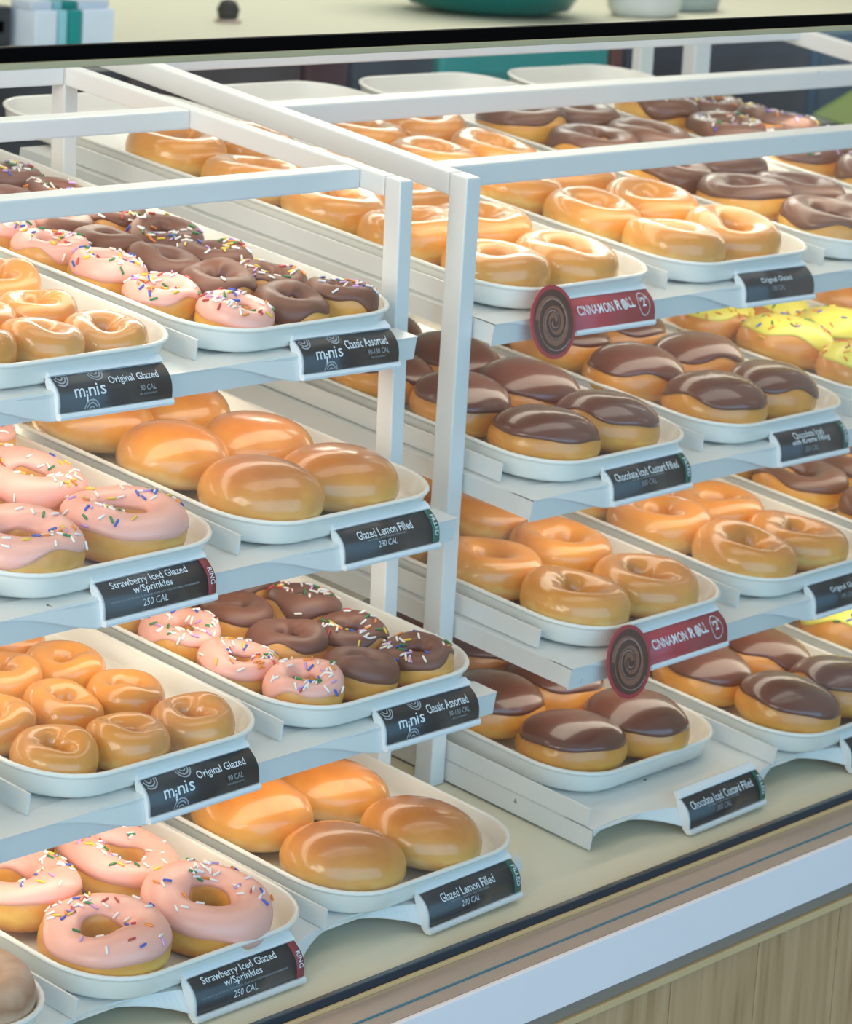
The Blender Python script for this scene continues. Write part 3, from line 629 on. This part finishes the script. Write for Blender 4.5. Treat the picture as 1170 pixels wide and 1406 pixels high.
def text_me(s, a, b, wid, hgt, m, rot=False, bold=0.0, off=.0009, align='C'):
    """a,b = centre (or left) in label units; scaled to exactly wid x hgt; bent onto the label face"""
    cu = bpy.data.curves.new('txt', 'FONT'); cu.body = s; cu.size = 1; cu.resolution_u = 2; cu.offset = bold
    o = bpy.data.objects.new('txt', cu); C.objects.link(o); bpy.context.view_layer.update()
    me = bpy.data.meshes.new_from_object(o.evaluated_get(bpy.context.evaluated_depsgraph_get())); bpy.data.objects.remove(o); bpy.data.curves.remove(cu)
    xs = [v.co.x for v in me.vertices]; ys = [v.co.y for v in me.vertices]; x0, x1 = min(xs), max(xs); y0, y1 = min(ys), max(ys)
    for v in me.vertices:
        p = (v.co.x - x0) / (x1 - x0) - (.5 if align == 'C' else 0); q = (v.co.y - y0) / (y1 - y0) - .5
        if rot: aa, bb = a + q * hgt, b - p * wid
        else: aa, bb = a + p * wid, b + q * hgt
        v.co = LP(aa, bb, off)
    me.materials.clear(); me.materials.append(m); me.name = 'lettering'; return me
def emblem_me(ca, cb, R):
    V, F = [], []; n = 28
    for r0, r1 in ((R * .86, R), (R * .60, R * .74), (R * .30, R * .42)):
        for i in range(n):
            q = [(ca + r * math.cos(t), cb + r * math.sin(t)) for r, t in ((r0, 2 * math.pi * i / n), (r1, 2 * math.pi * i / n), (r1, 2 * math.pi * (i + 1) / n), (r0, 2 * math.pi * (i + 1) / n))]
            if all(.002 < a < W - .001 and .0004 < b < HL - .0004 for a, b in q):
                k = len(V); V += [LP(a, b, .0009) for a, b in q]; F.append((k, k + 1, k + 2, k + 3))
    return mk('emblem', V, F, M['ink_dim'])
def compose(kind):
    out = []; T = lambda n, *a, **k: out.append((n, text_me(*a, **k)))
    if kind in ('mini_glz', 'mini_cls'):
        out += [('emblem', emblem_me(.0075, HL * .97, .0075)), ('emblem', emblem_me(.040, HL * 1.02, .0075)), ('emblem', emblem_me(.0300, HL * -.04, .0075))]
        T('lettering', 'm', .0195, HL * .45, .0090, .0058, M['ink'], bold=.005); T('lettering', 'i', .0258, HL * .33, .0018, .0078, M['ink'], bold=.005)
        T('lettering', 'n', .0310, HL * .45, .0062, .0058, M['ink'], bold=.005); T('lettering', 'i', .0362, HL * .50, .0018, .0082, M['ink'], bold=.005); T('lettering', 's', .0412, HL * .46, .0050, .0062, M['ink'], bold=.005)
        T('lettering', 'Original Glazed' if kind == 'mini_glz' else 'Classic Assorted', .0720, HL * .66, .0470, .0070, M['ink'], bold=.008)
        T('lettering', '90 CAL' if kind == 'mini_glz' else '90-130 CAL', .0830, HL * .36, .0150 if kind == 'mini_glz' else .0235, .0038, M['ink_dim'], bold=.004)
        T('small_print', 'PER DOUGHNUT', .0830, HL * .20, .0165, .0012, M['ink_dim'])
    elif kind == 'straw':
        out.append(('red_band', patch_me('red_band', W * .925, W - .0006, .0002, HL - .0002, M['red_band'], .0009)))
        T('lettering', 'Strawberry Iced Glazed', .0475, HL * .80, .0720, .0066, M['ink'], bold=.008); T('lettering', 'w/Sprinkles', .0475, HL * .56, .0370, .0064, M['ink'], bold=.008)
        T('small_print', 'NATURALLY & ARTIFICIALLY FLAVORED, DOES NOT CONTAIN REAL STRAWBERRIES', .0480, HL * .375, .0840, .0014, M['ink_dim']); T('lettering', '250 CAL', .0480, HL * .21, .0235, .0046, M['ink'], bold=-.004)
        T('lettering', 'RING', .1030, HL * .48, .0115, .0042, M['ink'], rot=True, bold=.01, off=.0013)
    elif kind in ('lemon', 'cust', 'kreme'):
        out.append(('green_band', patch_me('green_band', W * .925, W - .0006, .0002, HL - .0002, M['green_band'], .0009)))
        if kind == 'lemon': T('lettering', 'Glazed Lemon Filled', .0480, HL * .68, .0610, .0066, M['ink'], bold=.008); cal = '290 CAL'
        elif kind == 'cust': T('lettering', 'Chocolate Iced Custard Filled', .0490, HL * .68, .0860, .0068, M['ink'], bold=.008); cal = '300 CAL'
        else: T('lettering', 'Chocolate Iced', .0480, HL * .76, .0460, .0062, M['ink'], bold=.006); T('lettering', 'with Kreme Filling', .0480, HL * .50, .0590, .0062, M['ink'], bold=.006); cal = '350 CAL'
        if kind != 'kreme': T('small_print', 'NATURALLY & ARTIFICIALLY FLAVORED', .0480, HL * .49, .0440, .0014, M['ink_dim'])
        T('lettering', cal, .0480, HL * (.32 if kind != 'kreme' else .24), .0205, .0044, M['ink'] if kind == 'lemon' else M['ink_dim'], bold=-.004)
        T('lettering', 'FILLED', .1030, HL * .50, .0160, .0038, M['ink'], rot=True, bold=.01, off=.0013)
    elif kind == 'orig':
        T('lettering', 'Original Glazed', .0500, HL * .62, .0470, .0062, M['ink'], bold=.006); T('lettering', '190 CAL', .0500, HL * .33, .0200, .0042, M['ink_dim'], bold=-.004)
    elif kind == 'cinn':
        T('lettering', 'CINNAMON', .0270, HL * .56, .0480, .0082, M['ink'], bold=.014, off=.0013); T('lettering', 'R', .0580, HL * .59, .0062, .0086, M['ink'], bold=.02, off=.0013)
        T('lettering', 'LL', .0760, HL * .62, .0090, .0088, M['ink'], bold=.014, off=.0013)
        T('small_print', 'TRY OUR NEW SWIRLED', .0500, HL * .84, .0300, .0018, M['pinkish'], off=.0013) if False else None
        T('lettering', '2', .0925, HL * .58, .0050, .0078, M['ink'], bold=.02, off=.0013); T('lettering', '$', .0888, HL * .66, .0020, .0040, M['ink'], off=.0013); T('lettering', '99', .0966, HL * .70, .0034, .0034, M['ink'], off=.0013)
        V, F = [], []; n = 24
        for i in range(n):      # price outline
            for r0, r1 in ((.93, 1.0),):
                q = [(.0925 + .0076 * r * math.cos(t), HL * .52 + .0098 * r * math.sin(t)) for r, t in ((r0, 6.2832 * i / n), (r1, 6.2832 * i / n), (r1, 6.2832 * (i + 1) / n), (r0, 6.2832 * (i + 1) / n))]
                c = len(V); V += [LP(a, b, .0013) for a, b in q]; F.append((c, c + 1, c + 2, c + 3))
        out.append(('price_outline', mk('price_outline', V, F, M['ink'])))
        V, F = [], []
        for i in range(n): V.append(LP(.0666 + .0042 * math.cos(6.2832 * i / n), HL * .58 + .0046 * math.sin(6.2832 * i / n), .0013))
        F.append(tuple(range(n))); out.append(('letter_swirl', mk('letter_swirl', V, F, M['ink'])))
        V, F = [], []
        for i in range(26):
            t = i * .55; r = .0008 + .00011 * i
            for rr in (r, r + .0003): V.append(LP(.0666 + rr * math.cos(t), HL * .58 + rr * 1.1 * math.sin(t), .0016))
            if i: c = len(V) - 4; F.append((c, c + 1, c + 3, c + 2))
        out.append(('letter_spiral', mk('letter_spiral', V, F, M['pinkish'])))
    return out
COMP = {}
LABC = patch_me('red_card', -.014, W - .0004, -.0012, HL + .0004, M['red_card'], .0009)
def disc_parts():
    """round card with the printed cinnamon swirl at the left end of the holder"""
    DX = Vector((0, .20, 1)).normalized(); DN = Vector((0, -DX.z, DX.y)); cen = Vector((-.0355, -.0052, .0150)); R = .0288
    def q(r, t, off): return cen + Vector((r * math.cos(t), 0, 0)) + DX * (r * math.sin(t)) + DN * off
    n = 48; out = []
    V = [q(R, 6.2832 * i / n, 0) for i in range(n)] + [q(R, 6.2832 * i / n, -.0008) for i in range(n)]
    out.append(('round_card', mk('round_card', V, [tuple(range(n)), tuple(range(n, 2 * n))[::-1]] + [(i, i + n, (i + 1) % n + n, (i + 1) % n) for i in range(n)], M['red_card'])))
    V = [q(R * .88, 6.2832 * i / n, .0003) for i in range(n)]; out.append(('roll_print', mk('roll_print', V, [tuple(range(n))], M['roll_dark'])))
    for nm, mt, ph, wd, o_ in (('swirl_print', 'roll_light', 0, .0046, .0006), ('swirl_icing', 'roll_ice', 2.6, .0010, .0008)):
        V, F = [], []; N_ = 110
        for i in range(N_):
            t = i / N_ * 6.2832 * 2.5; r = .0012 + (R * .84 - .0012 - wd) * (i / N_)
            ww = wd * (.7 + .3 * math.sin(t * 1.3))
            V += [q(r, t + ph, o_), q(r + ww, t + ph, o_)]
            if i: c = len(V) - 4; F.append((c, c + 1, c + 3, c + 2))
        out.append((nm, mk(nm, V, F, M[mt])))
    return out
DISC = None
def sign(kind, k, x, label, dyaw=0, dy=0.0):
    global DISC
    if kind not in COMP: COMP[kind] = compose(kind)
    o = empty('price_tag_holder', (x, SH_Y[k] - .0020 + dy, SH_Z[k])); o.rotation_euler = (0, dyaw, 0); tag(o, label, 'price tag')
    link('holder', HOLD, o)
    lb = link('label', LABEL, o) if kind != 'cinn' else link('red_card', LABC, o)
    if kind == 'cinn': lb['label'] = 'dark red card wrapped over the holder'
    for nm, me in COMP[kind]: link(nm, me, lb)
    if kind == 'cinn':
        if DISC is None: DISC = disc_parts()
        rc = link('round_card', DISC[0][1], o)
        for nm, me in DISC[1:]: link(nm, me, rc)
X0 = SLOT0['R']
for a in (('mini_glz', 1, 0, 'black tag reading minis Original Glazed on the top shelf, left rack', .012), ('mini_cls', 1, DD, 'black tag reading minis Classic Assorted on the top shelf, left rack', .015),
          ('straw', 2, 0, 'black tag reading Strawberry Iced Glazed on the second shelf, left rack', -.010), ('lemon', 2, DD, 'black tag reading Glazed Lemon Filled on the second shelf, left rack', -.005),
          ('mini_glz', 3, 0, 'black tag reading minis Original Glazed on the third shelf, left rack', -.012), ('mini_cls', 3, DD, 'black tag reading minis Classic Assorted on the third shelf, left rack', .006),
          ('straw', 4, 0, 'black tag reading Strawberry Iced Glazed on the lowest shelf, left rack', 0), ('lemon', 4, DD, 'black tag reading Glazed Lemon Filled on the lowest shelf, left rack', -.02),
          ('cinn', 1, X0, 'red Cinnamon Roll tag with round picture on the top shelf, right rack', .01), ('orig', 1, X0 + DD, 'black Original Glazed tag on the top shelf, right rack', .015),
          ('cust', 2, X0, 'black Chocolate Iced Custard Filled tag on the second shelf, right rack', -.01), ('kreme', 2, X0 + DD, 'black Chocolate Iced with Kreme Filling tag, second shelf, right rack', .01),
          ('cinn', 3, X0, 'red Cinnamon Roll tag with round picture on the third shelf, right rack', -.01), ('orig', 3, X0 + DD, 'black Original Glazed tag on the third shelf, right rack', 0),
          ('cust', 4, X0, 'black Chocolate Iced Custard Filled tag on the lowest shelf, right rack', -.02), ('kreme', 4, X0 + DD, 'black tag at the right edge on the lowest shelf, right rack', 0)):
    sign(a[0], a[1], a[2], a[3], a[4])
print('sprinkle parts', NSP[0], 'objects', len(bpy.data.objects))
